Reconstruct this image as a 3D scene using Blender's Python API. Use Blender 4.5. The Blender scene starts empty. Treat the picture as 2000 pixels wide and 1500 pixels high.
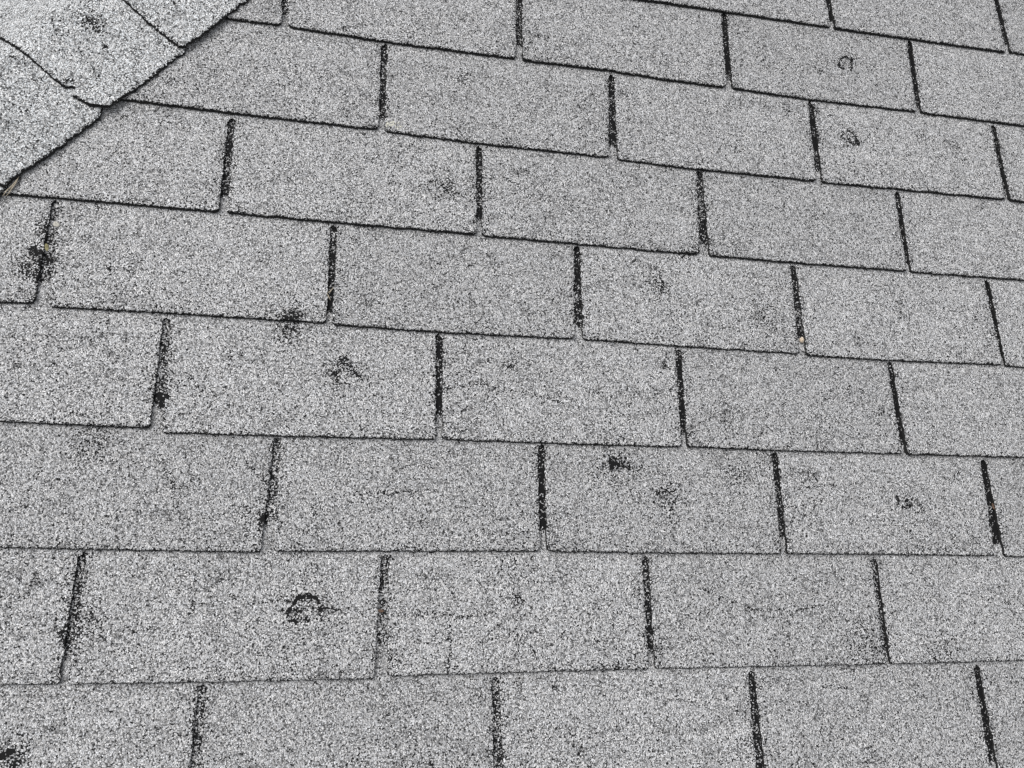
import bpy, math, random
import numpy as np
from mathutils import Matrix, Vector

random.seed(7)
RNG = np.random.default_rng(11)
SC = bpy.context.scene
COL = SC.collection

# ------------------------------------------------------------------ camera, sky, sun, exposure
E = 0.127                                   # exposure of a course, metres
TAB = 0.3048                                # width of one tab
PITCH = math.radians(32)                    # slope of the roof
F_PX, PW, PH = 1743.43, 2000.0, 1500.0
ROT = (-0.27481, -0.22833, 0.01772)         # camera pose against the roof plane
POS = (0.91966 * E, 0.25269 * E, 7.84518 * E)


def rodrigues(w):
    th = math.sqrt(sum(c * c for c in w))
    k = [c / th for c in w]
    K = np.array([[0, -k[2], k[1]], [k[2], 0, -k[0]], [-k[1], k[0], 0]])
    return np.eye(3) + math.sin(th) * K + (1 - math.cos(th)) * K @ K


RC = rodrigues(ROT)
FLIP = np.diag([1.0, -1.0, -1.0])
AX = (FLIP @ RC.T).T                        # rows: camera right, down, forward in roof axes
ROOF = Matrix.Translation((0, 0, 4.2)) @ Matrix.Rotation(PITCH, 4, 'X')

cam_d = bpy.data.cameras.new('camera')
cam = bpy.data.objects.new('camera', cam_d)
COL.objects.link(cam)
M = Matrix.Identity(4)
for i in range(3):
    M[i][0], M[i][1], M[i][2], M[i][3] = AX[0][i], -AX[1][i], -AX[2][i], POS[i]
cam.matrix_world = ROOF @ M
cam_d.sensor_fit, cam_d.sensor_width = 'HORIZONTAL', 36.0
cam_d.lens = 36.0 * F_PX / PW
cam_d.clip_start, cam_d.clip_end = 0.01, 500.0
SC.camera = cam

SUN_EL, SUN_AZ = math.radians(58), math.radians(250)
world = bpy.data.worlds.new('World')
SC.world = world
world.use_nodes = True
wn, wl = world.node_tree.nodes, world.node_tree.links
wn.clear()
sky = wn.new('ShaderNodeTexSky')
sky.sky_type = 'NISHITA'
sky.sun_disc = False
sky.sun_elevation, sky.sun_rotation = SUN_EL, SUN_AZ
sky.air_density, sky.dust_density = 1.0, 4.0
hs = wn.new('ShaderNodeHueSaturation')      # an overcast sky: hardly any blue left
hs.inputs['Saturation'].default_value = 0.16
bg = wn.new('ShaderNodeBackground')
bg.inputs['Strength'].default_value = 0.13
wo = wn.new('ShaderNodeOutputWorld')
wl.new(sky.outputs[0], hs.inputs['Color'])
wl.new(hs.outputs[0], bg.inputs['Color'])
wl.new(bg.outputs[0], wo.inputs['Surface'])

sun_d = bpy.data.lights.new('sun', 'SUN')
sun_d.energy, sun_d.angle, sun_d.color = 1.2, math.radians(45), (1.0, 0.985, 0.96)
sun = bpy.data.objects.new('sun', sun_d)
COL.objects.link(sun)
sd = Vector((math.sin(SUN_AZ) * math.cos(SUN_EL), math.cos(SUN_AZ) * math.cos(SUN_EL), math.sin(SUN_EL)))
sun.rotation_euler = sd.to_track_quat('Z', 'Y').to_euler()

vs = SC.view_settings
vs.view_transform, vs.look, vs.gamma, vs.use_curve_mapping = 'Standard', 'None', 1.0, False
vs.exposure = 0.22
SC.cycles.use_denoising = False
SC.cycles.max_bounces = 4


# ------------------------------------------------------------------ helpers
def at(px, py, z=0.0):
    """point of the roof plane (at height z above it) seen at a pixel of the photograph"""
    d = ((px - PW / 2) / F_PX) * AX[0] + ((py - PH / 2) / F_PX) * AX[1] + AX[2]
    t = (z - POS[2]) / d[2]
    return np.array([POS[0] + t * d[0], POS[1] + t * d[1]])


def wave(x, seed, lengths, amps):
    r = np.random.default_rng(seed)
    out = np.zeros_like(np.asarray(x, float))
    for L, a in zip(lengths, amps):
        for _ in range(3):
            out = out + a * 0.58 * np.sin(np.asarray(x) * (2 * math.pi / (L * r.uniform(.7, 1.4))) + r.uniform(0, 6.28))
    return out


def vnoise(x, y, seed, size):
    """value noise in 0..1 on arrays"""
    r = np.random.default_rng(seed)
    T = r.random((64, 64))
    u, v = np.asarray(x) / size + 17.3, np.asarray(y) / size + 9.1
    iu, iv = np.floor(u).astype(int), np.floor(v).astype(int)
    fu, fv = u - iu, v - iv
    fu, fv = fu * fu * (3 - 2 * fu), fv * fv * (3 - 2 * fv)
    g = lambda a, b: T[a % 64, b % 64]
    return (g(iu, iv) * (1 - fu) * (1 - fv) + g(iu + 1, iv) * fu * (1 - fv)
            + g(iu, iv + 1) * (1 - fu) * fv + g(iu + 1, iv + 1) * fu * fv)


def make_mesh(name, verts, faces, mats, parent=None, attrs=None, mat_idx=None, loc=(0, 0, 0), smooth=True):
    me = bpy.data.meshes.new(name)
    v = np.asarray(verts, float) - np.asarray(loc, float)
    f = np.asarray(faces, np.int32)
    n = f.shape[1]
    me.vertices.add(len(v))
    me.vertices.foreach_set('co', v.ravel())
    me.loops.add(f.size)
    me.loops.foreach_set('vertex_index', f.ravel())
    me.polygons.add(len(f))
    me.polygons.foreach_set('loop_start', np.arange(0, f.size, n, dtype=np.int32))
    me.polygons.foreach_set('loop_total', np.full(len(f), n, np.int32))
    me.update(calc_edges=True)
    me.polygons.foreach_set('use_smooth', np.full(len(f), smooth))
    for m in mats:
        me.materials.append(m)
    if mat_idx is not None:
        me.polygons.foreach_set('material_index', np.asarray(mat_idx, np.int32))
    for k, a in (attrs or {}).items():
        at_ = me.attributes.new(k, 'FLOAT', 'POINT')
        at_.data.foreach_set('value', np.asarray(a, np.float32))
    me.validate()
    o = bpy.data.objects.new(name, me)
    COL.objects.link(o)
    o.location = loc
    if parent:
        o.parent = parent
    return o


# ------------------------------------------------------------------ materials
def new_mat(name):
    m = bpy.data.materials.new(name)
    m.use_nodes = True
    nt = m.node_tree
    nt.nodes.clear()
    out = nt.nodes.new('ShaderNodeOutputMaterial')
    b = nt.nodes.new('ShaderNodeBsdfPrincipled')
    nt.links.new(b.outputs[0], out.inputs['Surface'])
    return m, nt, b


def granule_material(name, cell, tint, gain=1.0):
    m, nt, b = new_mat(name)
    N, L = nt.nodes, nt.links

    def mth(op, a, c=None, clamp=False):
        n = N.new('ShaderNodeMath')
        n.operation = op
        n.use_clamp = clamp
        for i, x in enumerate((a, c)):
            if x is None:
                continue
            if isinstance(x, (int, float)):
                n.inputs[i].default_value = x
            else:
                L.new(x, n.inputs[i])
        return n.outputs[0]

    def rng(x, a, c, d, e):
        n = N.new('ShaderNodeMapRange')
        n.interpolation_type = 'SMOOTHSTEP'
        L.new(x, n.inputs['Value'])
        for k, val in zip(('From Min', 'From Max', 'To Min', 'To Max'), (a, c, d, e)):
            n.inputs[k].default_value = val
        return n.outputs['Result']

    tc = N.new('ShaderNodeTexCoord')
    oi = N.new('ShaderNodeObjectInfo')
    off = N.new('ShaderNodeVectorMath')
    off.operation = 'SCALE'
    off.inputs[0].default_value = (13.0, 7.0, 5.0)
    L.new(oi.outputs['Random'], off.inputs['Scale'])
    add = N.new('ShaderNodeVectorMath')
    add.operation = 'ADD'
    L.new(tc.outputs['Object'], add.inputs[0])
    L.new(off.outputs[0], add.inputs[1])
    P = add.outputs[0]
    # each granule is one cell
    vor = N.new('ShaderNodeTexVoronoi')
    vor.feature = 'F1'
    vor.inputs['Scale'].default_value = 1.0 / cell
    vor.inputs['Randomness'].default_value = 1.0
    L.new(P, vor.inputs['Vector'])
    sep = N.new('ShaderNodeSeparateColor')
    L.new(vor.outputs['Color'], sep.inputs[0])
    rnd, tone, hue = sep.outputs[0], sep.outputs[1], sep.outputs[2]
    dist = vor.outputs['Distance']

    def noise(scale, detail=2.0, rough=.5):
        n = N.new('ShaderNodeTexNoise')
        n.inputs['Scale'].default_value = scale
        n.inputs['Detail'].default_value = detail
        n.inputs['Roughness'].default_value = rough
        L.new(P, n.inputs['Vector'])
        return n.outputs['Fac']
    n_big, n_mid, n_clump = noise(14, 3), noise(75, 3, .6), noise(330, 1)
    # how much of the granule cover has gone here
    att = N.new('ShaderNodeAttribute')
    att.attribute_name = 'wear'
    w = att.outputs['Fac']
    base = mth('ADD', rng(n_mid, .42, .74, 0.0, 0.07), rng(n_big, .44, .68, 0.0, 0.025))
    # hairline crazing of the old asphalt, mostly along the courses
    def crazing(scale, stretch, width, mask_scale, lo, hi, amount):
        wob = N.new('ShaderNodeTexNoise')
        wob.inputs['Scale'].default_value = 60.0
        wob.inputs['Detail'].default_value = 3.0
        L.new(P, wob.inputs['Vector'])
        wv = N.new('ShaderNodeVectorMath')
        wv.operation = 'MULTIPLY_ADD'
        wv.inputs[1].default_value = (.026, .026, .026)
        L.new(wob.outputs['Color'], wv.inputs[0])
        L.new(P, wv.inputs[2])
        sc = N.new('ShaderNodeVectorMath')
        sc.operation = 'MULTIPLY'
        sc.inputs[1].default_value = stretch
        L.new(wv.outputs[0], sc.inputs[0])
        cr = N.new('ShaderNodeTexVoronoi')
        cr.feature = 'DISTANCE_TO_EDGE'
        cr.inputs['Scale'].default_value = scale
        L.new(sc.outputs[0], cr.inputs['Vector'])
        c = rng(cr.outputs['Distance'], 0.0, width, 1.0, 0.0)
        return mth('MULTIPLY', c, rng(noise(mask_scale, 2), lo, hi, 0.0, amount))
    crack = mth('MAXIMUM', crazing(26.0, (.8, 1.2, 1.0), .035, 16, .50, .63, .36),
                crazing(34.0, (.45, 1.25, 1.0), .030, 20, .44, .58, .26))
    hair = mth('MAXIMUM', crazing(26.0, (.8, 1.2, 1.0), .020, 16, .47, .56, .55),
               crazing(34.0, (.40, 1.25, 1.0), .020, 20, .42, .52, .62))
    total = mth('ADD', mth('MAXIMUM', mth('ADD', w, base), crack), mth('MULTIPLY', mth('SUBTRACT', n_clump, .5), .26))
    # solid cores lose every granule
    bare = mth('LESS_THAN', rnd, total)
    gap = rng(dist, .50, .78, 0.0, 1.0)
    ramp = N.new('ShaderNodeValToRGB')
    e = ramp.color_ramp.elements
    e[0].position, e[0].color = 0.0, (.11 * gain, .11 * gain, .11 * gain, 1)
    e[1].position, e[1].color = 1.0, (.88 * gain, .88 * gain, .88 * gain, 1)
    for pos, val in ((.09, .21), (.27, .36), (.60, .51), (.86, .66)):
        x = e.new(pos)
        x.color = (val * gain, val * gain, val * gain, 1)
    L.new(tone, ramp.inputs[0])
    tintn = N.new('ShaderNodeMix')
    tintn.data_type = 'RGBA'
    tintn.inputs['A'].default_value = tint[0]
    tintn.inputs['B'].default_value = tint[1]
    L.new(hue, tintn.inputs['Factor'])
    mul = N.new('ShaderNodeMix')
    mul.data_type = 'RGBA'
    mul.blend_type = 'MULTIPLY'
    mul.inputs['Factor'].default_value = 1.0
    L.new(ramp.outputs[0], mul.inputs['A'])
    L.new(tintn.outputs['Result'], mul.inputs['B'])
    hsv = N.new('ShaderNodeHueSaturation')
    L.new(rng(oi.outputs['Random'], 0.0, 1.0, .955, 1.045), hsv.inputs['Value'])
    L.new(mul.outputs['Result'], hsv.inputs['Color'])
    asphalt = (.009, .009, .0095, 1)
    dark = mth('MAXIMUM', bare, mth('MULTIPLY', gap, .80))
    dark = mth('MAXIMUM', dark, hair)
    fin = N.new('ShaderNodeMix')
    fin.data_type = 'RGBA'
    L.new(dark, fin.inputs['Factor'])
    L.new(hsv.outputs[0], fin.inputs['A'])
    fin.inputs['B'].default_value = asphalt
    L.new(fin.outputs['Result'], b.inputs['Base Color'])
    b.inputs['Roughness'].default_value = .72
    L.new(rng(dark, 0.0, 1.0, .35, .12), b.inputs['Specular IOR Level'])
    dome = mth('SUBTRACT', 1.0, dist, True)
    h = mth('MULTIPLY', mth('ADD', dome, mth('MULTIPLY', rnd, .35)), mth('SUBTRACT', 1.0, mth('MULTIPLY', bare, .9)))
    bump = N.new('ShaderNodeBump')
    bump.inputs['Strength'].default_value = .75
    bump.inputs['Distance'].default_value = cell * .75
    L.new(h, bump.inputs['Height'])
    L.new(bump.outputs[0], b.inputs['Normal'])
    return m


def plain_material(name, col, rough=.8, var=.25, scale=300.0, col2=None):
    m, nt, b = new_mat(name)
    N, L = nt.nodes, nt.links
    tc = N.new('ShaderNodeTexCoord')
    n = N.new('ShaderNodeTexNoise')
    n.inputs['Scale'].default_value = scale
    n.inputs['Detail'].default_value = 3.0
    L.new(tc.outputs['Object'], n.inputs['Vector'])
    r = N.new('ShaderNodeValToRGB')
    c2 = col2 or tuple(c * (1 - var) for c in col)
    r.color_ramp.elements[0].position, r.color_ramp.elements[0].color = .35, (*c2, 1)
    r.color_ramp.elements[1].position, r.color_ramp.elements[1].color = .65, (*col, 1)
    L.new(n.outputs['Fac'], r.inputs[0])
    L.new(r.outputs[0], b.inputs['Base Color'])
    b.inputs['Roughness'].default_value = rough
    bp = N.new('ShaderNodeBump')
    bp.inputs['Strength'].default_value = .4
    bp.inputs['Distance'].default_value = .0004
    L.new(n.outputs['Fac'], bp.inputs['Height'])
    L.new(bp.outputs[0], b.inputs['Normal'])
    return m


GRAN = granule_material('weathered_granules', .00135, ((1.0, .988, .975, 1), (.95, .968, 1.0, 1)))
CAPG = granule_material('ridge_granules', .0015, ((1.0, .995, .985, 1), (.92, .965, 1.0, 1)), 1.24)
EDGE = plain_material('cut_asphalt', (.016, .016, .016), .85, .4, 500)
FELT = plain_material('roofing_felt', (.03, .03, .03), .9, .3, 200)
STRAW = plain_material('dry_straw', (.40, .35, .27), .7, .3, 400)
SEED = plain_material('seed_husk', (.66, .59, .50), .6, .3, 260, (.42, .32, .22))
LEAF_Y = plain_material('yellow_leaf', (.25, .23, .11), .7, .4, 300)
LEAF_B = plain_material('brown_leaf', (.14, .085, .055), .75, .4, 300)
CHIP = plain_material('pale_chip', (.55, .53, .47), .8, .25, 300)
LICH = plain_material('pale_lichen', (.74, .73, .64), .9, .35, 500)

# ------------------------------------------------------------------ the courses
T = 0.0040                                  # how far a course stands above the one below
TS = T - 0.0002
SLOPE = T / E
OFFS = {-1: -.4208, 0: -.33052, 1: -.2299, 2: -.13405, 3: -.05533, 4: .02779, 5: .12618, 6: .2147}
# lower edges of the tabs, one list of pixel points for each tab, left to right
EDGES = {
    7: [[(1080, -27), (1259, 0), (1350, 13), (1622, 53)], [(1631, 55), (1700, 65), (1800, 79), (1965, 102)], [(1974, 101.5), (2100, 119)]],
    6: [[(430, 33), (450, 36), (549.5, 49)], [(562, 51.5), (650, 65), (751.5, 81), (1007, 114)],
        [(1021, 117), (1189, 137), (1300, 155), (1419, 170.5)], [(1431, 172), (1580, 193.5), (1790, 218)], [(1800, 219.5), (2000, 246)]],
    5: [[(200, 188), (238, 193.5), (455, 221), (700, 248.5), (739, 253)], [(751.5, 256), (937, 280), (1189, 307)],
        [(1206.5, 311), (1350, 329), (1594, 353.5)], [(1607, 356), (1751.5, 369), (1963, 389.5)], [(1972, 391), (2000, 395)]],
    4: [[(0, 378), (115, 387), (427, 414)], [(444.5, 415.5), (650, 434), (930, 458)], [(942, 460), (1126, 476), (1300, 492), (1366.5, 496)],
        [(1386, 499), (1548.5, 513), (1771, 529.5)], [(1779.5, 531), (2000, 547)]],
    3: [[(0, 590), (66.5, 592.5)], [(96, 599), (325.5, 611), (637, 631)], [(649, 634), (860, 649), (1122.5, 662)],
        [(1139, 662.5), (1300, 674), (1561, 691)], [(1576.5, 694), (1737.5, 704), (1958, 712.5)], [(1965, 715), (2000, 717)]],
    2: [[(0, 823.5), (292, 836.5)], [(316, 844.5), (539, 851.5), (700, 855), (850.5, 859)], [(864, 858), (1056, 865.5), (1331, 873)],
        [(1342, 872.5), (1513.5, 880), (1762, 886.5)], [(1771, 887.5), (2000, 893.5)]],
    1: [[(0, 1069), (161, 1073), (509, 1079)], [(534, 1077), (700, 1077), (751.5, 1076.5), (1054, 1077)], [(1068, 1077), (1259, 1080), (1526, 1082)],
        [(1538, 1082), (1708, 1082.5), (1944, 1086)], [(1963, 1086.5), (2000, 1088)]],
    0: [[(0, 1337.5), (114.5, 1337.5)], [(132, 1336.5), (399, 1333), (731, 1326)], [(757, 1321), (968, 1315), (1220, 1308), (1268, 1309)],
        [(1280, 1306.5), (1464.5, 1303), (1732, 1297.5)], [(1739, 1297.5), (2000, 1290)]],
}
# tops of the slots (a little below the edge of the course above)
TOPS = {7: [None, None], 6: [(559, -95), (1014, -38), (1414, 27), (1776, 78)],
        5: [(751, 88), (1194, 143), (1584, 201), (1941, 246)],
        4: [(453, 230), (936, 286), (1366, 336), (1752, 374)],
        3: [(110, 391), (652, 442), (1127, 482), (1549, 517), (1928, 550)],
        2: [(327, 617), (858, 656), (1325, 684), (1738, 706)],
        1: [(542, 857), (1057, 868), (1513, 884), (1920, 896)],
        0: [(161, 1083), (752, 1080), (1260, 1089), (1707, 1090)],
        -1: [(395, 1338), (968, 1322), (1467, 1311), (1907, 1299)]}
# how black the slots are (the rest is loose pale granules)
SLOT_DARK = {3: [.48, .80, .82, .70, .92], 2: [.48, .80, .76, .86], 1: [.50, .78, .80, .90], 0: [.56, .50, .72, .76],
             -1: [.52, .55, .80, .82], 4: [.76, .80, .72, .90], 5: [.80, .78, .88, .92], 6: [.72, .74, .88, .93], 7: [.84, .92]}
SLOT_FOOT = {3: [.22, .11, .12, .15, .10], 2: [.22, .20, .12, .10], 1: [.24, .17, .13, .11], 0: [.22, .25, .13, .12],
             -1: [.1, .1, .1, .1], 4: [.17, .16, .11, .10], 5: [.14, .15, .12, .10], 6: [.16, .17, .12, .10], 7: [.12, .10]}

# line of the hip, seen as the lower edge of its caps
CAP_Z = 0.0075
HA = at(0, 375, CAP_Z)
HB = at(490, 0, CAP_Z)
HD = (HB - HA) / np.linalg.norm(HB - HA)
HN = np.array([-HD[1], HD[0]])              # across the hip, away from this slope


def hip_w(x, y):
    return (x - HA[0]) * HN[0] + (y - HA[1]) * HN[1]


# ring of tabs just outside the picture, from the regular 5 inch stagger
def line_y(r):
    return (r - .0) * E


tabs = []                                   # dicts: row, pts (lower edge), slot tops left/right
for r in range(-2, 10):
    if r in EDGES:
        segs = [[tuple(at(px, py, T / 2)) for px, py in s] for s in EDGES[r]]
        tops = [tuple(at(*t, -T / 2)) if t else None for t in TOPS[r]]
        tops = [t if t else ((segs[i][-1][0] + segs[i + 1][0][0]) / 2, (segs[i][-1][1] + segs[i + 1][0][1]) / 2 + E * .98)
                for i, t in enumerate(tops)]
    elif r == -1:
        tops = [tuple(at(*t, -T / 2)) for t in TOPS[-1]]
        c = [t[0] for t in tops]
        hw = .0055
        yb = tops[0][1] - E * .985
        dx = [-.001, .002, .0, .0]
        c = [x + d for x, d in zip(c, dx)]
        xs = [c[0] - TAB] + c + [c[-1] + TAB]
        segs = [[(xs[i] + hw, yb), ((xs[i] + xs[i + 1]) / 2, yb), (xs[i + 1] - hw, yb)] for i in range(5)]
    else:
        off = {-2: -.5, 8: .385 + .5, 9: .47, }[r]
        y0 = line_y(r)
        xs = [(i + off) * TAB for i in range(-1, 6)]
        hw = .005
        segs = [[(xs[i] + hw, y0), (xs[i + 1] - hw, y0)] for i in range(6)]
        tops = [(xs[i + 1], y0 + E * .985) for i in range(5)]
    # close the outer ends
    wtab = TAB - .010
    l = segs[0]
    if l[-1][0] - l[0][0] < wtab:
        sl = (l[-1][1] - l[0][1]) / max(l[-1][0] - l[0][0], 1e-6)
        sl = max(-.03, min(.03, sl))
        l.insert(0, (l[-1][0] - wtab, l[0][1] - sl * (wtab - (l[-1][0] - l[0][0]))))
    g = segs[-1]
    if g[-1][0] - g[0][0] < wtab:
        g.append((g[0][0] + wtab, g[-1][1]))
    # one more tab on each side
    if r in EDGES or r == -1:
        a = segs[0][0]
        segs.insert(0, [(a[0] - .010 - wtab, a[1]), (a[0] - .010, a[1])])
        tops.insert(0, (a[0] - .005, a[1] + E * .985))
        b_ = segs[-1][-1]
        tops.append((b_[0] + .005, b_[1] + E * .985))
    for i, s in enumerate(segs):
        tl = tops[i - 1] if i > 0 else (s[0][0] - .005, s[0][1] + E * .985)
        tr = tops[i] if i < len(tops) else (s[-1][0] + .005, s[-1][1] + E * .985)
        k = i - 1 if (r in EDGES or r == -1) else -9
        tabs.append(dict(r=r, i=k, pts=np.array(s), tl=tl, tr=tr))

# slots as segments on the roof: bottom centre, top centre, darkness, bare foot
slots = []
byrow = {}
for t in tabs:
    byrow.setdefault(t['r'], []).append(t)
for r, ts in byrow.items():
    for a, c in zip(ts[:-1], ts[1:]):
        bc = (a['pts'][-1] + c['pts'][0]) / 2
        k = a['i']
        D = SLOT_DARK.get(r, [])
        F = SLOT_FOOT.get(r, [])
        slots.append(dict(r=r, b=bc, t=np.array(a['tr']), k=k, dark=D[k] if 0 <= k < len(D) else .9,
                          foot=F[k] if 0 <= k < len(F) else .08,
                          hw=max(.0045, (c['pts'][0][0] - a['pts'][-1][0]) / 2)))

# ------------------------------------------------------------------ hail bruises and scuffs
MM = 0.00057                                # metres on the roof for one pixel of the photograph
marks = []


def mark(kind, px, py, r, s, **k):
    marks.append(dict(kind=kind, c=at(px, py), r=r * MM, s=s, **k))


def gaus(d, r):
    return np.exp(-(d / r) ** 2)


def mark_value(m, x, y, idx):
    dx, dy = (x - m['c'][0]), (y - m['c'][1])
    a = m.get('rot', 0.0)
    ca, sa = math.cos(a), math.sin(a)
    u, v = dx * ca + dy * sa, -dx * sa + dy * ca
    u = u / m.get('sx', 1.0)
    v = v / m.get('sy', 1.0)
    wob = vnoise(x, y, 50 + idx, .006) - .5
    d = np.hypot(u, v)
    if m['kind'] == 'spot':                 # scattered loss round a point
        return m['s'] * gaus(d, m['r']) * (1 + 1.1 * wob)
    if m['kind'] == 'solid':
        return m['s'] * np.clip((m['r'] - d + wob * m['r'] * 1.5) / .0040 + .5, 0, 1) * (.80 + .5 * wob)
    if m['kind'] == 'arc':                  # part of a ring, angles in degrees, counter-clockwise from right
        th = np.degrees(np.arctan2(v, u))
        a0, a1 = m['a']
        mid, half = (a0 + a1) / 2, (a1 - a0) / 2
        dth = np.abs((th - mid + 180) % 360 - 180)
        off = np.clip((dth - half) / 14.0, 0, 9)
        return m['s'] * (.82 + .9 * wob) * np.exp(-((d - m['r'] + wob * .0042) / (m.get('th', 3.5) * MM)) ** 2 - off ** 2)
    return 0 * d


def seg_mark(pts, th, s):
    P = [at(*p) for p in pts]
    marks.append(dict(kind='seg', P=P, th=th * MM, s=s, c=np.mean(P, axis=0), r=.05))


def seg_value(m, x, y, idx):
    out = np.zeros_like(x)
    wob = vnoise(x, y, 90 + idx, .005) - .5
    for p, q in zip(m['P'][:-1], m['P'][1:]):
        d = q - p
        t = np.clip(((x - p[0]) * d[0] + (y - p[1]) * d[1]) / (d @ d), 0, 1)
        dist = np.hypot(x - p[0] - t * d[0], y - p[1] - t * d[1])
        out = np.maximum(out, m['s'] * (.80 + 1.1 * wob + .7 * (vnoise(x, y, 190 + idx, .0027) - .5)) * gaus(np.maximum(dist + wob * m['th'], 0), m['th']))
    return out


# rings
seg_mark([(624, 1192), (626, 1184), (624, 1177), (615.5, 1169), (608, 1165), (597, 1163.5), (589, 1165)], 4.3, 1.49)
seg_mark([(589, 1165), (581, 1168), (577, 1173.5), (573.5, 1180), (568, 1185), (564, 1192), (563, 1203)], 3.5, 1.30)
seg_mark([(617, 1193), (611, 1186)], 3.1, 1.04)
seg_mark([(571, 1214), (587, 1211), (594, 1209), (602, 1211)], 4.1, 1.49)
seg_mark([(567, 1190), (584, 1192.5), (589, 1199)], 3.1, 1.10)
seg_mark([(626, 1187), (637, 1187), (650, 1190), (668, 1192)], 2.6, 0.91)
mark('spot', 584, 1199, 15, .5)
mark('spot', 597, 1187, 48, .15)
seg_mark([(1653, 110), (1647, 111.5), (1642, 118), (1638, 124), (1640, 131.5), (1648, 134.5)], 3.2, 1.43)
seg_mark([(1648, 111), (1654, 110), (1659, 115.5), (1665, 119)], 3.1, 1.23)
seg_mark([(1664, 115), (1664, 127), (1662, 136)], 4.1, 1.43)
seg_mark([(1666, 114), (1680, 113)], 2.4, 0.65)
mark('spot', 1655, 124, 22, .28)
mark('solid', 1664, 126, 6, .95)
mark('solid', 1640, 129, 5, .8)
seg_mark([(1643, 266), (1650, 259), (1657, 254), (1667, 261)], 3.4, 1.23)
seg_mark([(1667, 261), (1674, 269), (1678, 283)], 3.8, 1.37)
seg_mark([(1678, 282), (1664, 280), (1654, 276.5), (1645, 269)], 3.4, 1.17)
mark('spot', 1660, 268, 24, .46)
mark('solid', 1673, 276, 7, .9)
seg_mark([(1753, 969), (1754, 980), (1756, 988), (1766, 991.5), (1780, 987)], 4.0, 1.30)
seg_mark([(1768, 980), (1778, 975)], 3.6, 0.78)
seg_mark([(1790, 975), (1800, 990), (1800, 1004)], 3.6, 0.78)
mark('spot', 1778, 984, 26, .36)
seg_mark([(1290, 541), (1296, 552), (1294, 564), (1288, 575)], 3.8, 1.10)
seg_mark([(1280, 548), (1286, 544)], 3.0, 0.65)
mark('spot', 1286, 560, 28, .24)
# bare or speckled bruises
mark('spot', 868, 366, 30, .44)
mark('spot', 878, 357, 11, .4)
mark('spot', 1494, 620, 32, .34)
mark('spot', 1757, 598, 34, .2)
mark('spot', 672, 727, 34, .44)
mark('arc', 673, 727, 22, .45, a=(40, 200), th=6)
mark('solid', 672, 710, 10, .75)
mark('solid', 658, 736, 7, .6)
seg_mark([(680, 712), (694, 724), (706, 740)], 4, .65)
seg_mark([(545, 618), (565, 621), (592, 620)], 5, .8)
mark('spot', 566, 620, 18, .5, sy=.7)
mark('spot', 562, 645, 26, .45)
mark('spot', 572, 612, 18, .35)
mark('solid', 314, 783, 14, 1.4, sx=.8, sy=1.1)
mark('solid', 1209, 902, 14, .68, sx=1.25, sy=.85, rot=-.35)
mark('solid', 1224, 911, 12, .9, sx=1.2, sy=.6, rot=-.35)
mark('solid', 1200, 909, 9, .8)
seg_mark([(1168, 915), (1190, 905), (1203, 888)], 4, .6)
seg_mark([(1228, 911), (1252, 912)], 3, .85)
mark('spot', 1207, 908, 46, .24)
mark('spot', 1300, 972, 30, .36, sy=1.15)
seg_mark([(1305, 963), (1320, 957)], 2.6, .8)
mark('solid', 72, 494, 13, .85, sx=1.25)
mark('arc', 74, 517, 25, .8, a=(70, 290), th=7)
mark('solid', 79, 545, 8, .8)
mark('spot', 72, 518, 34, .42)
mark('spot', 90, 452, 20, .34, sy=1.6)
seg_mark([(100, 470), (96, 500), (92, 530)], 5, .5)
mark('spot', 160, 1214, 32, .26)
seg_mark([(140, 1212), (160, 1208), (185, 1210)], 4.5, .62)
mark('spot', 128, 1230, 14, .32)
seg_mark([(142, 1190), (122, 1235), (130, 1270)], 4.5, .6)
mark('solid', 22, 1470, 11, .8, sx=1.6, sy=.8)
mark('solid', 26, 1492, 9, .85)
seg_mark([(10, 1462), (30, 1478), (50, 1468)], 4, .9)
mark('spot', 20, 1480, 34, .35)
mark('spot', 180, 860, 34, .3)
mark('spot', 200, 880, 16, .25)
mark('spot', 1010, 1168, 14, .5)
mark('spot', 1005, 1110, 60, .1)
mark('spot', 1205, 1302, 22, .2, sy=.5)
mark('spot', 1352, 494, 26, .5, sy=.45)
mark('spot', 1498, 206, 9, .5)
mark('spot', 1540, 215, 10, .45)
mark('spot', 1690, 1262, 42, .25)
mark('spot', 1845, 1272, 34, .22)
mark('spot', 1440, 925, 34, .2)
mark('spot', 1010, 360, 40, .14)
mark('spot', 1722, 804, 10, .4)
mark('spot', 1300, 712, 12, .55)
mark('spot', 520, 1012, 12, .8)
mark('spot', 490, 1010, 26, .22)
mark('spot', 990, 278, 12, .55)
mark('spot', 1000, 715, 14, .3)
mark('spot', 1010, 1340, 8, .3)
mark('spot', 1655, 765, 18, .14)
mark('spot', 450, 695, 12, .35)
mark('spot', 172, 461, 5, .9)
mark('spot', 213, 525, 8, .45)
mark('spot', 905, 155, 16, .35)
mark('spot', 1215, 180, 8, .5)
mark('spot', 1085, 1340, 5, .9)
mark('spot', 385, 750, 18, .25)
mark('spot', 1595, 215, 12, .3)
mark('spot', 1600, 265, 16, .35)
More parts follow.
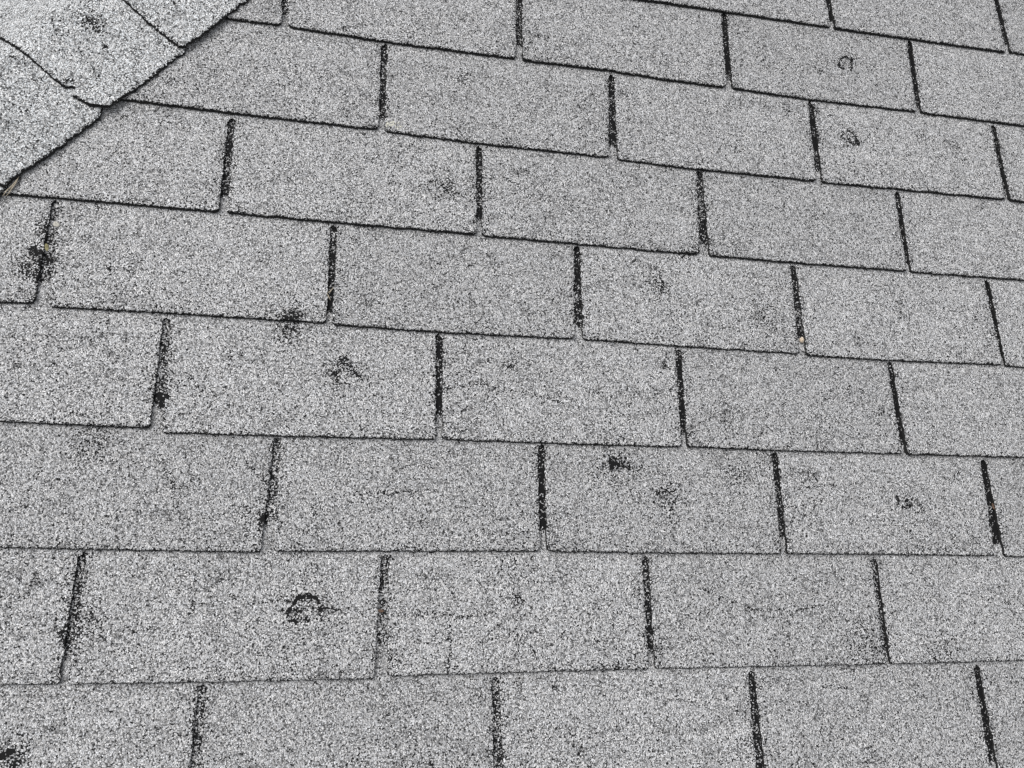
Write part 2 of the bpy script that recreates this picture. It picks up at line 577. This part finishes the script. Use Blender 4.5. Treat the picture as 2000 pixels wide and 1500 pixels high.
for p in ([(690, 965), (760, 962), (815, 960)], [(905, 752), (950, 751), (962, 745)], [(790, 1202), (815, 1195), (905, 1205), (960, 1197)],
          [(1545, 1193), (1570, 1190), (1590, 1186), (1618, 1183)], [(1560, 955), (1600, 950), (1640, 948)], [(310, 880), (330, 930), (342, 975)],
          [(876, 1215), (880, 1270), (872, 1310)], [(700, 830), (712, 850)], [(1440, 1180), (1480, 1192), (1530, 1190)],
          [(480, 905), (520, 945)], [(410, 1150), (418, 1185)], [(840, 770), (905, 752)], [(960, 760), (1040, 768), (1100, 790)],
          [(930, 490), (965, 500), (970, 540)], [(380, 1160), (372, 1200)], [(1180, 1205), (1200, 1225)], [(835, 1470), (845, 1500)],
          [(1300, 700), (1325, 706)], [(1110, 1420), (1130, 1460), (1128, 1500)], [(1375, 1150), (1440, 1180)], [(1610, 1340), (1660, 1345)]):
    seg_mark(p, 3.0, .55)


def wear_at(x, y):
    w = np.zeros_like(x)
    for i, m in enumerate(marks):
        near = (np.abs(x - m['c'][0]) < .085) & (np.abs(y - m['c'][1]) < .085)
        if near.any():
            f = seg_value if m['kind'] == 'seg' else mark_value
            w[near] = np.maximum(w[near], f(m, x[near], y[near], i)) + .25 * np.minimum(w[near], f(m, x[near], y[near], i))
    return w


# ------------------------------------------------------------------ build
roof = bpy.data.objects.new('house_roof', None)
COL.objects.link(roof)
roof.matrix_world = ROOF
roof['label'] = 'weathered grey three-tab asphalt shingle roof slope with hail bruises and a hip cap corner'
roof['category'] = 'roof'
roof['kind'] = 'thing'

LABELS = {(0, 1): 'shingle with a large ring-shaped hail bruise near its right end', (6, 3): 'shingle with a small black hook-shaped bruise',
          (5, 3): 'shingle with a small ragged ring bruise beside its left slot', (1, 2): 'shingle with a solid black bare patch under its upper edge',
          (1, 3): 'shingle with a black crescent bruise', (3, 0): 'shingle with a bare bruise beside a worn slot at the left edge',
          (2, 1): 'shingle with a dark cluster of granule loss right of its middle', (4, 1): 'shingle with a speckled bruise near its right end',
          (3, 3): 'shingle with a faint arc bruise and a speckled one', (-1, 0): 'shingle with a bare black scar at the lower left corner',
          (3, 1): 'shingle with a gouge in its lower edge'}
random_lift = np.random.default_rng(5)
n_s = 0
FINE = {(0, 1), (6, 3), (5, 3), (1, 2), (1, 3), (3, 0), (2, 1)}
made = {}
for t in tabs:
    pts, r = t['pts'], t['r']
    x0, x1 = pts[0][0], pts[-1][0]
    yb_mid = np.interp((x0 + x1) / 2, pts[:, 0], pts[:, 1])
    # in the picture, or one ring outside it?
    lo, hi = min(t['tl'][1], t['tr'][1]), None
    ring = t['i'] < 0 or r in (-2, 8, 9)
    if hip_w(x1, yb_mid) > .10:             # wholly beyond the hip
        continue
    step = .005 if ring else .0012 if (r, t['i']) in FINE else .0023
    nu = max(8, int(round((x1 - x0) / step)))
    vt = (t['tl'][1] + t['tr'][1]) / 2 - yb_mid
    va = np.concatenate([[0, .0005, .0011], np.arange(.0023, vt - .006, step)])
    vb = np.arange(vt - .006, vt + .0008, .0008)
    vc = np.arange(vt + .003, 2.08 * E, max(step, .0023) * 1.25)
    V = np.concatenate([va, vb, vc])
    nv = len(V)
    s = np.linspace(0, 1, nu + 1)
    yb = np.interp(x0 + s * (x1 - x0), pts[:, 0], pts[:, 1])
    seed = 1000 + 37 * n_s
    xl_top, xr_top = t['tl'][0], t['tr'][0]
    hwl = hwr = .0042
    fr = np.clip(V / vt, 0, 1)
    hl = x0 + (xl_top + hwl - x0) * fr
    hr = x1 + (xr_top - hwr - x1) * fr
    # the rounded head of each slot, then the strip runs on whole under the next course
    k = np.clip((V - (vt - hwl)) / hwl, 0, 1)
    hl = hl - hwl * (1 - np.sqrt(np.clip(1 - k * k, 0, 1)))
    hr = hr + hwr * (1 - np.sqrt(np.clip(1 - k * k, 0, 1)))
    hl = np.maximum(hl, np.where(V >= vt, xl_top + .0002, -9))
    hr = np.minimum(hr, np.where(V >= vt, xr_top - .0002, 9))
    rj = np.random.default_rng(seed)
    edge_on = (V < vt - .001)
    hl = hl + edge_on * (rj.normal(0, .00032, nv) + wave(V, seed + 1, [.03, .009], [.0004, .0003]))
    hr = hr + edge_on * (rj.normal(0, .00032, nv) + wave(V, seed + 2, [.03, .009], [.0004, .0003]))
    yj = rj.normal(0, .00024, nu + 1) + wave(s * (x1 - x0), seed + 3, [.05, .012], [.0003, .0002])
    # rounded lower corners
    cr = .0035 + .0015 * rj.random(2)
    xx = s * (x1 - x0)
    for dist, c_ in ((xx, cr[0]), (xx[::-1], cr[1])):
        q = np.clip(1 - dist / c_, 0, 1)
        yj = yj + c_ * .75 * (1 - np.sqrt(1 - q * q * .99))
    S, VV = np.meshgrid(s, V)
    X = hl[:, None] + (hr - hl)[:, None] * S
    fade = np.clip(1 - VV / .012, 0, 1)
    Y = yb[None, :] + VV + yj[None, :] * fade
    # straighten: measured edge shapes fade out up the tab
    up = np.clip(VV / (1.2 * E), 0, 1)
    Y = Y * (1 - up) + (yb_mid + (yb[-1] - yb[0]) * (S - .5) + VV) * up
    Z = T / 2 - SLOPE * VV
    lift = .0008 + np.abs(random_lift.normal(0, .0011, 2)) * (0.3 if ring else 1.0)
    Z = Z + (lift[0] * (1 - S) + lift[1] * S) * np.clip(1 - VV / (E * .8), 0, 1) ** 2
    exposed = np.clip(1 - VV / E, 0, 1)
    Z = Z + exposed * np.clip(VV / .02, 0, 1) * (vnoise(X, Y, seed + 5, .05) - .3) * .0009
    # wear
    W = np.minimum(wear_at(X.ravel(), Y.ravel()).reshape(X.shape), .86)
    Wm = W
    W = W + .05 * np.clip(1 - VV / E, 0, 1) * (VV < E)
    W = W + .08 * np.exp(-(VV / .006) ** 2)
    dl, dr = (X - hl[:, None]), (hr[:, None] - X)
    ks = .10 + .32 * vnoise(VV, X * 0 + n_s, seed + 6, .022)
    mask = (VV < vt)
    W = W + mask * ks * np.exp(-np.minimum(dl, dr) / .0045)
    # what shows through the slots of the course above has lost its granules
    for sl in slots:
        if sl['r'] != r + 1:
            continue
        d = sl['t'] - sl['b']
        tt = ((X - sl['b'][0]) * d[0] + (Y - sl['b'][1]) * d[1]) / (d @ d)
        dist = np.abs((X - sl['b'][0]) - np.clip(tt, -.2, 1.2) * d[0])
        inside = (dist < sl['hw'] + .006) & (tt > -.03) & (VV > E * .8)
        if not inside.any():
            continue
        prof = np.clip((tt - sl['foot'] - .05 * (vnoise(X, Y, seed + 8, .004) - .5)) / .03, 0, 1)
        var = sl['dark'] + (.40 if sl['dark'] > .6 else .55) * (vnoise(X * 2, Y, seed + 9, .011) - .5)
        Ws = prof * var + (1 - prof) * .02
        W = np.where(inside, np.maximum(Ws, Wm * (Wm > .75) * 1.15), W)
    Z[0, :] -= .0019
    Z[1, :] -= .0009
    Z[2, :] -= .0002
    W[0, :] += 1.0
    W[1, :] += rj.random(nu + 1) * .8
    W[2, :] += rj.random(nu + 1) * .25
    Z[:, 0] -= np.where(V < vt - .001, .0006, 0)
    Z[:, -1] -= np.where(V < vt - .001, .0006, 0)
    NV, NU = X.shape
    ids = np.arange(NV * NU).reshape(NV, NU)
    quads = np.stack([ids[:-1, :-1], ids[:-1, 1:], ids[1:, 1:], ids[1:, :-1]], -1).reshape(-1, 4)
    verts = np.stack([X, Y, Z], -1).reshape(-1, 3)
    wear = W.ravel()
    # cut edges: down the left, along the foot, up the right
    loop = np.concatenate([ids[::-1, 0], ids[0, 1:], ids[1:, -1]])
    top = verts[loop].copy()
    low = top.copy()
    vloop = np.concatenate([V[::-1], np.zeros(NU - 1), V[1:]])
    low[:, 2] = (T / 2 - SLOPE * vloop) - TS + 0.0
    n0 = len(verts)
    verts = np.concatenate([verts, top, low])
    wear = np.concatenate([wear, np.ones(len(top) * 2)])
    m_ = len(loop)
    a = np.arange(m_ - 1)
    walls = np.stack([n0 + a, n0 + m_ + a, n0 + m_ + a + 1, n0 + a + 1], -1)
    # cut along the hip
    cen = verts[quads].mean(1)
    keep = hip_w(cen[:, 0], cen[:, 1]) < .10
    quads = quads[keep]
    cw = verts[walls].mean(1)
    walls = walls[hip_w(cw[:, 0], cw[:, 1]) < .10]
    if len(quads) < 20:
        continue
    faces = np.concatenate([quads, walls])
    mi = np.concatenate([np.zeros(len(quads)), np.ones(len(walls))])
    used, inv = np.unique(faces, return_inverse=True)
    faces = inv.reshape(faces.shape)
    o = make_mesh('shingle', verts[used], faces, [GRAN, EDGE], roof, {'wear': wear[used]}, mi, loc=(x0, yb_mid, 0))
    if (r, t['i']) in LABELS:
        o['label'] = LABELS[(r, t['i'])]
    made[(r, t['i'])] = o
    n_s += 1

# ------------------------------------------------------------------ hip caps, folded over the corner
FOLD = math.radians(35)                    # the slope beyond the hip is a little flatter
W0, RAD = .108, .055
CT = .0042


def cap_point(s, w, z):
    """hip coordinates (along, across the surface, above) -> roof axes"""
    arc = RAD * FOLD
    if w < W0:
        a, bz, nx, nz = w, 0.0, 0.0, 1.0
    elif w < W0 + arc:
        th = (w - W0) / RAD
        a, bz, nx, nz = W0 + RAD * math.sin(th), -RAD * (1 - math.cos(th)), math.sin(th), math.cos(th)
    else:
        q = w - W0 - arc
        a = W0 + RAD * math.sin(FOLD) + q * math.cos(FOLD)
        bz = -RAD * (1 - math.cos(FOLD)) - q * math.sin(FOLD)
        nx, nz = math.sin(FOLD), math.cos(FOLD)
    a, zz = a + nx * z, bz + nz * z
    return (HA[0] + HD[0] * s + HN[0] * a, HA[1] + HD[1] * s + HN[1] * a, zz)


CAP_EXP = .131
s_first = .1365
WTOT = 2 * W0 + RAD * FOLD + .11
cap_marks = [(at(180, 42, CAP_Z), 17 * MM * 1.3, .62), (at(192, 55, CAP_Z), 14 * MM, .5), (at(205, 92, CAP_Z), 5 * MM, 1.0), (at(190, 62, CAP_Z), 9 * MM, .6),
             (at(262, 98, CAP_Z), 5 * MM, .7), (at(277, 55, CAP_Z), 5 * MM, .6), (at(25, 107, CAP_Z), 5 * MM, .9), (at(170, 25, CAP_Z), 18 * MM, .35),
             (at(120, 40, CAP_Z), 60 * MM, .08), (at(135, 158, CAP_Z), 9 * MM, .7), (at(320, 80, CAP_Z), 14 * MM, .3), (at(65, 155, CAP_Z), 4 * MM, .6)]
for k in range(-3, 5):
    s0 = s_first + k * CAP_EXP
    step = .0023
    ns, nw = int(CAP_EXP * 2.05 / step), int(WTOT / .0028)
    sv = np.concatenate([[0, .0007, .0014], np.linspace(.0028, CAP_EXP * 2.05, ns - 2)])
    wv_ = np.linspace(0, WTOT, nw + 1)
    rj = np.random.default_rng(900 + k)
    foot = rj.normal(0, .0004, nw + 1) + wave(wv_, 700 + k, [.06, .013], [.0006, .0004])
    side = rj.normal(0, .0005, ns + 1) + wave(s0 + sv, 600, [.09, .02], [.0007, .0005])
    side = side + .016 * np.clip((sv - CAP_EXP * 1.03) / .02, 0, 1)
    side = side + {0: .0006, 1: .0035, 2: .0, -1: .001}.get(k, .001) * (sv < CAP_EXP)
    if k == 0:                              # torn corner
        foot = foot + np.interp(wv_, [0, .0024, .010, .017, .024, .030, .0365, .039, .042, .046, .050, .056],
                                [.019, .015, .009, .0045, .0032, .002, -.0006, .004, .0085, .008, .002, 0])
    if k == 1:
        foot = foot + np.interp(wv_, [0, .003, .007, .012], [.005, .003, .001, 0])
    co = np.zeros((ns + 1, nw + 1, 3))
    for i, s_ in enumerate(sv):
        fd = max(0, 1 - s_ / .03)
        z = CAP_Z + CT / 2 - (CT / CAP_EXP) * s_ + .0006 * math.sin(40 * (s0 + s_)) * (s_ < CAP_EXP)
        for j, w_ in enumerate(wv_):
            ww = w_ + side[i] * max(0, 1 - w_ / .02)
            zz = z - (.0022, .0009, .0002)[i] * 1.0 if i < 3 else z
            zz = zz - (.0012 if j == 0 else 0) + (.0026 if k == 0 else .0016) * max(0, 1 - s_ / .05) * max(0, 1 - w_ / .06)
            co[i, j] = cap_point(s0 + s_ + foot[j] * fd, ww, zz)
    X, Y = co[..., 0], co[..., 1]
    W = np.zeros_like(X)
    for c, rr, ss in cap_marks:
        d = np.hypot(X - c[0], Y - c[1])
        W = np.maximum(W, ss * gaus(d, rr) * (.55 + .9 * vnoise(X, Y, 40, .005)))
    W = W + .09 * np.exp(-(sv[:, None] / .006) ** 2)
    W[0] += 1.0
    W[1] += .9
    W[2] += rj.random(nw + 1) * .9
    W[:, 0] += .9
    ids = np.arange((ns + 1) * (nw + 1)).reshape(ns + 1, nw + 1)
    quads = np.stack([ids[:-1, 1:], ids[:-1, :-1], ids[1:, :-1], ids[1:, 1:]], -1).reshape(-1, 4)
    verts = co.reshape(-1, 3)
    loop = np.concatenate([ids[::-1, 0], ids[0, 1:], ids[1:, -1]])
    li, lj = np.unravel_index(loop, ids.shape)
    top = verts[loop].copy()
    low = np.array([Vector(top[q]) - (Vector(cap_point(sv[li[q]], wv_[lj[q]], 0.0042)) - Vector(cap_point(sv[li[q]], wv_[lj[q]], 0.0007)))
                    for q in range(len(loop))])
    n0 = len(verts)
    m_ = len(loop)
    a = np.arange(m_ - 1)
    walls = np.stack([n0 + a + 1, n0 + m_ + a + 1, n0 + m_ + a, n0 + a], -1)
    wear = np.concatenate([W.ravel(), np.ones(2 * m_)])
    verts = np.concatenate([verts, top, low])
    o = make_mesh('hip_cap', verts, np.concatenate([quads, walls]), [CAPG, EDGE], roof, {'wear': wear},
                  np.concatenate([np.zeros(len(quads)), np.ones(len(walls))]), loc=tuple(cap_point(s0, 0, 0)))
    if k == 0:
        o['label'] = 'hip cap with a dark bruise and a torn lower corner'

# boards and felt under the shingles, both sides of the hip
p = lambda s_, a_, z_: (HA[0] + HD[0] * s_ + HN[0] * a_, HA[1] + HD[1] * s_ + HN[1] * a_, z_)
APEX = W0 + RAD * math.tan(FOLD / 2)
zd = -T * 3.2
b0, b1 = np.array(p(-.55, APEX, 0)), np.array(p(.75, APEX, 0))
n2 = np.array([HN[0] * math.cos(FOLD), HN[1] * math.cos(FOLD), -math.sin(FOLD)])
dk = [(b0[0], b0[1], zd), (1.95, b0[1], zd), (1.95, b1[1], zd), (b1[0], b1[1], zd),
      tuple(np.array([b1[0], b1[1], zd]) + n2 * .9), tuple(np.array([b0[0], b0[1], zd]) + n2 * .9)]
th = .012
dk += [(x, y, z - th) for x, y, z in dk]
fc = [(0, 1, 2, 3), (0, 3, 4, 5), (9, 8, 7, 6), (11, 10, 9, 6), (1, 0, 6, 7), (2, 1, 7, 8), (3, 2, 8, 9), (4, 3, 9, 10), (5, 4, 10, 11), (0, 5, 11, 6)]
make_mesh('roof_deck', dk, fc, [FELT], roof, smooth=False)


# ------------------------------------------------------------------ debris
def world_of(x, y, z):
    return ROOF @ Vector((x, y, z))


def loose(name, verts, faces, mat, x, y, z, label, cat, smooth=True):
    """a small thing lying on the roof: mesh in its own axes, turned with the slope"""
    me = bpy.data.meshes.new(name)
    me.from_pydata([tuple(v) for v in verts], [], faces)
    me.materials.append(mat)
    for q in me.polygons:
        q.use_smooth = smooth
    o = bpy.data.objects.new(name, me)
    COL.objects.link(o)
    o.matrix_world = ROOF @ Matrix.Translation((x, y, z))
    o['label'] = label
    o['category'] = cat
    return o


def tube(path, radii, n=6, flat=.6):
    vs_, fs = [], []
    P = [Vector(q) for q in path]
    for i, (q, rr) in enumerate(zip(P, radii)):
        d = (P[min(i + 1, len(P) - 1)] - P[max(i - 1, 0)]).normalized()
        sd_ = d.cross(Vector((0, 0, 1))).normalized()
        up_ = sd_.cross(d)
        for k_ in range(n):
            a_ = 2 * math.pi * k_ / n
            vs_.append(q + sd_ * math.cos(a_) * rr + up_ * math.sin(a_) * rr * flat)
    for i in range(len(P) - 1):
        for k_ in range(n):
            a_, b_ = i * n + k_, i * n + (k_ + 1) % n
            fs.append((a_, b_, b_ + n, a_ + n))
    fs.append(tuple(range(n))[::-1])
    fs.append(tuple((len(P) - 1) * n + k_ for k_ in range(n)))
    return vs_, fs


def blob(rx, ry, rz, seed, nu=14, nv=9, amp=.12):
    r_ = np.random.default_rng(seed)
    ph = r_.uniform(0, 6.28, 6)
    vs_, fs = [], []
    for j in range(nv + 1):
        th_ = math.pi * j / nv
        for i in range(nu):
            a_ = 2 * math.pi * i / nu
            k_ = 1 + amp * (math.sin(2 * a_ + ph[0]) + .7 * math.sin(3 * a_ + 2 * th_ + ph[1]) + .5 * math.sin(5 * th_ + ph[2]))
            vs_.append((rx * k_ * math.sin(th_) * math.cos(a_), ry * k_ * math.sin(th_) * math.sin(a_), rz * k_ * math.cos(th_)))
    for j in range(nv):
        for i in range(nu):
            a_, b_ = j * nu + i, j * nu + (i + 1) % nu
            fs.append((a_, a_ + nu, b_ + nu, b_))
    return vs_, fs


def leaf(L, Wd, seed, curl=.35):
    """a curled scrap of leaf with a fold along its middle and real thickness"""
    r_ = np.random.default_rng(seed)
    vs_, n = [], 7
    for side_ in (0, 1):
        for i in range(n):
            t_ = i / (n - 1)
            wd = Wd * (math.sin(math.pi * (t_ * .86 + .07)) ** .7) * r_.uniform(.85, 1.1)
            z_ = L * curl * (t_ - .4) ** 2
            for q in (-.5, 0, .5):
                vs_.append((q * wd, (t_ - .5) * L, z_ + abs(q) * wd * .55 - side_ * .00035))
    fs = []
    for i in range(n - 1):
        for q in range(2):
            a_ = i * 3 + q
            fs.append((a_, a_ + 1, a_ + 4, a_ + 3))
            b_ = a_ + 3 * n
            fs.append((b_ + 3, b_ + 4, b_ + 1, b_))
        for q, flip in ((0, 0), (2, 1)):
            a_ = i * 3 + q
            f_ = (a_, a_ + 3, a_ + 3 + 3 * n, a_ + 3 * n)
            fs.append(f_[::-1] if flip else f_)
    m0 = 3 * (n - 1)
    for q in range(2):
        fs.append((q + 3 * n, q + 1 + 3 * n, q + 1, q))
        fs.append((m0 + q, m0 + q + 1, m0 + q + 1 + 3 * n, m0 + q + 3 * n))
    return vs_, fs


def turned(vf, ang):
    ca, sa = math.cos(ang), math.sin(ang)
    return [(x * ca - y * sa, x * sa + y * ca, z) for x, y, z in vf[0]], vf[1]


def rel(pts, z0):
    c = at(*pts[0][:2], z0)
    out = []
    for px, py, dz in pts:
        q = at(px, py, z0 + dz)
        out.append((q[0] - c[0], q[1] - c[1], dz))
    return c, out


def join(*vfs):
    vs_, fs = [], []
    for v, f in vfs:
        o_ = len(vs_)
        vs_ += list(v)
        fs += [tuple(i + o_ for i in q) for q in f]
    return vs_, fs


SURF, SLOT = T / 2, -T / 2 + .0003
c, a1 = rel([(40, 338, .002), (33, 352, .004), (24, 363, .004), (13, 373, .003), (5, 384, .001)], SURF)
_, a2 = rel([(40, 338, .003), (31, 358, .005), (23, 369, .004), (17, 378, .002), (11, 384, .001)], SURF)
v, f = join(tube(a1, [.0005, .0009, .001, .0008, .0003]), tube(a2, [.0004, .0006, .0007, .0005, .0002]))
loose('straw', v, f, STRAW, c[0], c[1], SURF + .0004, 'two dry tan straw blades poking out under the hip cap edge', 'straw')
c, a1 = rel([(638, 572, .0), (644, 571, .0012), (652, 561, .002)], SLOT)
_, a2 = rel([(641, 560, .0015), (645, 568, .001), (649, 576, .0)], SLOT)
v, f = join(tube(a1, [.0003, .0009, .0003]), tube(a2, [.0003, .0007, .0002]))
loose('straw', v, f, STRAW, c[0], c[1], SLOT + .001, 'short tan straw bits caught crosswise in a black shingle slot', 'straw')
c = at(1566, 664, 0)
v, f = turned(blob(.0031, .0043, .0022, 3), .15)
v2, f2 = blob(.0012, .0018, .0007, 5)
v, f = join((v, f), ([(x + .0002, y - .0002, z + .0019) for x, y, z in v2], f2))
loose('seed', v, f, SEED, c[0], c[1], SLOT + .002, 'small oval beige seed lodged at the foot of a black slot', 'seed')
c = at(93, 486, 0)
v, f = turned(leaf(.0085, .0042, 2), .25)
loose('leaf_scrap', v, f, LEAF_Y, c[0], c[1], SURF + .001, 'yellowish green leaf scrap beside the bare bruise in the worn slot', 'leaf')
c = at(110, 438, 0)
v, f = blob(.0030, .0036, .0014, 8, amp=.18)
loose('stone_chip', v, f, CHIP, c[0], c[1], SLOT + .0013, 'flat pale chip lying in the upper part of the worn slot', 'chip')
c = at(744, 1193, 0)
v, f = turned(leaf(.0065, .0030, 4), 1.45)
loose('leaf_scrap', v, f, LEAF_B, c[0], c[1], SLOT + .001, 'tiny reddish brown leaf scrap in the speckled slot right of the ring bruise', 'leaf')
c = at(1940, 989, 0)
v, f = turned(leaf(.0085, .0035, 6), .3)
loose('leaf_scrap', v, f, LEAF_B, c[0], c[1], SLOT + .001, 'dark reddish leaf scrap inside the black slot at the right edge', 'leaf')

# crust of pale lichen on the lower left corner of one tab
host = made.get((5, 1))
if host:
    c = at(764, 243, T / 2)
    rl = np.random.default_rng(21)
    vs_, fs = [], []
    for q in range(46):
        px, py = rl.normal(0, .0042), rl.normal(0, .0024)
        if q > 34:
            px, py = px + .010, py - .003
        px, py = max(px, -.0055), max(py, -.0055)
        sz = rl.uniform(.0007, .0014)
        v, f = blob(sz, sz * rl.uniform(.7, 1.1), sz * .6, q, 7, 5)
        z_ = T / 2 - SLOPE * .008 + .0006
        vs_, fs = join((vs_, fs), ([(x + px, y + py, z + z_) for x, y, z in v], f))
    me = bpy.data.meshes.new('lichen')
    hl_ = host.location
    me.from_pydata([(x + c[0] - hl_[0], y + c[1] - hl_[1], z - hl_[2]) for x, y, z in vs_], [], fs)
    me.materials.append(LICH)
    for q in me.polygons:
        q.use_smooth = True
    o = bpy.data.objects.new('lichen_patch', me)
    COL.objects.link(o)
    o.parent = host
    o['label'] = 'crust of pale lichen on the lower left corner'
    host['label'] = 'shingle with a pale lichen crust on its lower left corner'
